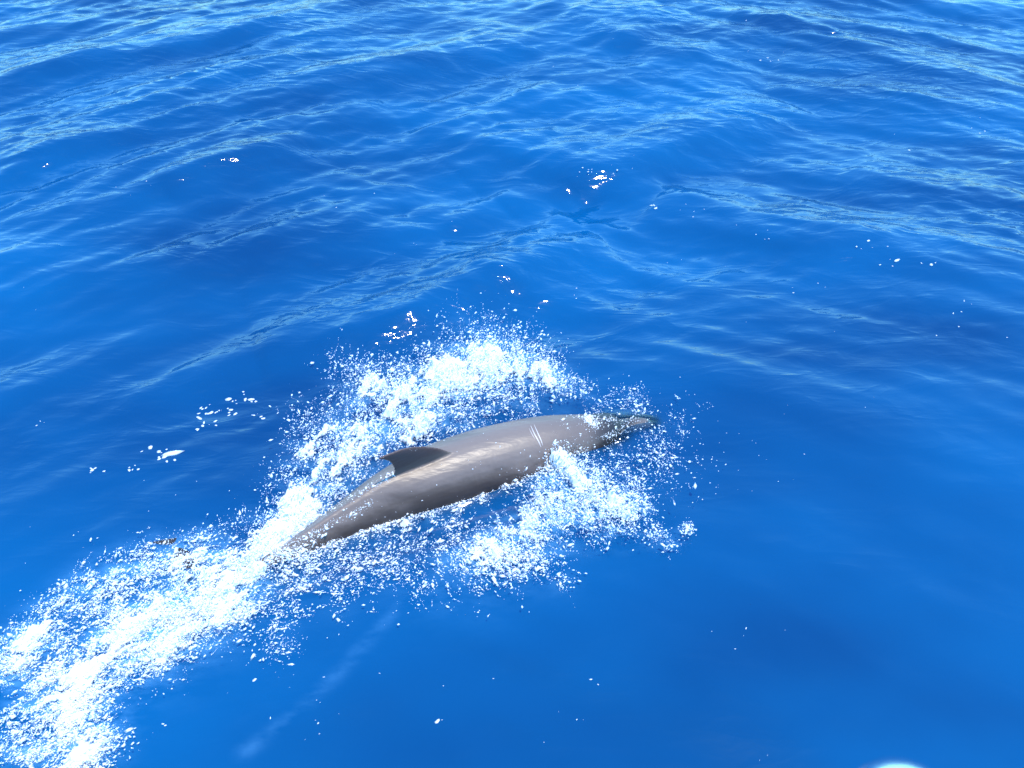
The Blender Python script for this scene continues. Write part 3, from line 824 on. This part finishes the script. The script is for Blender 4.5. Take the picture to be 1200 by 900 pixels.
# white specks modelled as sun glints on the waves, among flecks of foam
FLECKS = [(660, 208, 5, 14, .0075), (770, 240, 4, 5, .007), (690, 196, 14, 8, .004), (725, 190, 20, 10, .003), (810, 243, 14, 7, .0045), (900, 68, 14, 9, .006), (255, 478, 10, 18, .0095), (285, 465, 10, 12, .009),
          (235, 495, 8, 8, .008), (190, 530, 12, 15, .0095), (150, 547, 6, 5, .008), (115, 547, 6, 4, .008), (300, 482, 6, 5, .005), (50, 493, 8, 3, .005), (895, 265, 16, 6, .0045), (950, 325, 14, 4, .0045), (1030, 280, 14, 6, .005),
          (1095, 305, 6, 4, .008), (1040, 302, 6, 4, .008), (1165, 375, 40, 6, .005), (1130, 362, 14, 4, .005), (1160, 130, 40, 6, .006), (1030, 150, 30, 4, .006), (830, 302, 20, 3, .005), (50, 345, 30, 4, .004), (160, 218, 14, 4, .004),
          (480, 270, 60, 12, .0022), (420, 215, 60, 8, .0022), (840, 530, 50, 22, .0022), (870, 730, 30, 6, .0022), (695, 798, 4, 2, .005), (515, 842, 3, 2, .005), (590, 820, 60, 6, .002), (380, 855, 40, 6, .0022), (890, 890, 6, 2, .004), (195, 845, 4, 2, .004), (330, 800, 40, 12, .002), (700, 60, 120, 10, .003), (1000, 420, 120, 8, .002), (200, 600, 70, 10, .0025), (75, 635, 40, 5, .003), (675, 340, 12, 4, .003)]
rg = np.random.default_rng(77)
P_, S_ = [], []
for u, v, sp, n_, sz in FLECKS:
    uv = np.stack([u + rg.normal(0, sp, n_), v + rg.normal(0, sp * 0.45, n_) - (0)], -1)
    for a_, b_ in uv:
        w = ground(a_, b_, 0.02); w[2] = 0; P_.append(w); S_.append(sz * math.exp(rg.normal(-0.45, 0.5)))
P_ = np.array(P_); S_ = np.array(S_)
for _ in range(3):      # settle on the waves without leaving the sight line they were seen on
    hz = sea_height(P_[:, 0], P_[:, 1])
    k_ = (CAM_H - hz) / (CAM_H - P_[:, 2])
    P_[:, 0] *= k_; P_[:, 1] *= k_; P_[:, 2] = hz
P_[:, 2] += S_ * 0.15
V, F = drop_mesh(P_, S_, rg)
V[:, 2] = np.repeat(P_[:, 2], 12) + (V[:, 2] - np.repeat(P_[:, 2], 12)) * 0.45
fl = make_mesh("glint_flecks", V, F, M_DROP)
tag(fl, "scattered white specks shaped as sun glints and foam flecks on the blue waves", "foam", kind="stuff")

# ------------------------------------------------------------------ the boat under the photographer
boat = bpy.data.objects.new("boat", None); COL.objects.link(boat); boat.location = (0.3, 0.0, 1.2)
tag(boat, "pale rounded rail post of the boat just showing at the bottom edge right", "boat")
M_STEEL, n, l, out = new_mat("polished_steel")
p = n.new("ShaderNodeBsdfPrincipled"); p.inputs["Metallic"].default_value = 1.0; p.inputs["Base Color"].default_value = (.82, .84, .86, 1); p.inputs["Roughness"].default_value = .16
l.new(p.outputs[0], out.inputs[0])
M_WHITE, n, l, out = new_mat("white_gelcoat")
p = n.new("ShaderNodeBsdfPrincipled"); p.inputs["Roughness"].default_value = .3
tx = n.new("ShaderNodeTexNoise"); tx.inputs["Scale"].default_value = 9; rp = n.new("ShaderNodeValToRGB"); rp.color_ramp.elements[0].color = (.72, .73, .74, 1); rp.color_ramp.elements[1].color = (.82, .82, .81, 1)
l.new(tx.outputs["Fac"], rp.inputs[0]); l.new(rp.outputs[0], p.inputs["Base Color"]); l.new(p.outputs[0], out.inputs[0])
def lathe(name, prof, mat, parent, loc, seg=40):
    V, F = [], []
    for r_, z_ in prof:
        for k in range(seg):
            a_ = 2 * math.pi * k / seg; V.append((r_ * math.cos(a_), r_ * math.sin(a_), z_))
    for i in range(len(prof) - 1):
        for k in range(seg):
            k2 = (k + 1) % seg; F.append((i * seg + k, i * seg + k2, (i + 1) * seg + k2, (i + 1) * seg + k))
    o = make_mesh(name, V, F, mat, parent); o.location = loc; return o
CAPR = 0.047
post_top = ground(1046, 888, 2.30)
tilt = 0
lx, ly = post_top[0] - boat.location.x, post_top[1] - boat.location.y - CAPR * 0.88
H_ = 2.30 + 0.53 * CAPR - boat.location.z
post = lathe("rail_post", [(0.075, 0.0), (0.075, 0.012), (0.03, 0.02), (0.026, 0.05), (0.026, H_ - 0.10)], M_STEEL, boat, (lx, ly, 0.0))
dome = [(0.027, -0.115), (CAPR * 0.98, -0.105), (CAPR, -0.09)] + [(CAPR * math.cos(t), -0.047 - 0.0 + CAPR * math.sin(t)) for t in np.linspace(0, math.pi / 2 - 0.001, 16)]
lathe("cap", dome, M_STEEL, post, (0, 0, H_))
# deck edge the post stands on (below the picture)
def hull_outline(t):   # half outline of the bow, t 0..1 along x
    return 0.50 - 0.55 * (abs(t - 0.5) * 2) ** 2.4
V, F = [], []
N = 40
for i in range(N + 1):
    t = i / N; x_ = -3.0 + 6.0 * t; y_ = hull_outline(t)
    for yy, zz in ((-2.5, -0.004), (y_ - 0.10, -0.004), (y_ - 0.10, 0.0), (y_ - 0.08, 0.015), (y_ - 0.02, 0.015), (y_, 0.0), (y_ - 0.02, -0.12), (y_ - 0.25, -0.7), (y_ - 0.5, -1.5)):
        V.append((x_, yy, zz))
K = 9
for i in range(N):
    for k in range(K - 1): F.append((i * K + k, (i + 1) * K + k, (i + 1) * K + k + 1, i * K + k + 1))
make_mesh("hull", V, F, M_WHITE, boat)
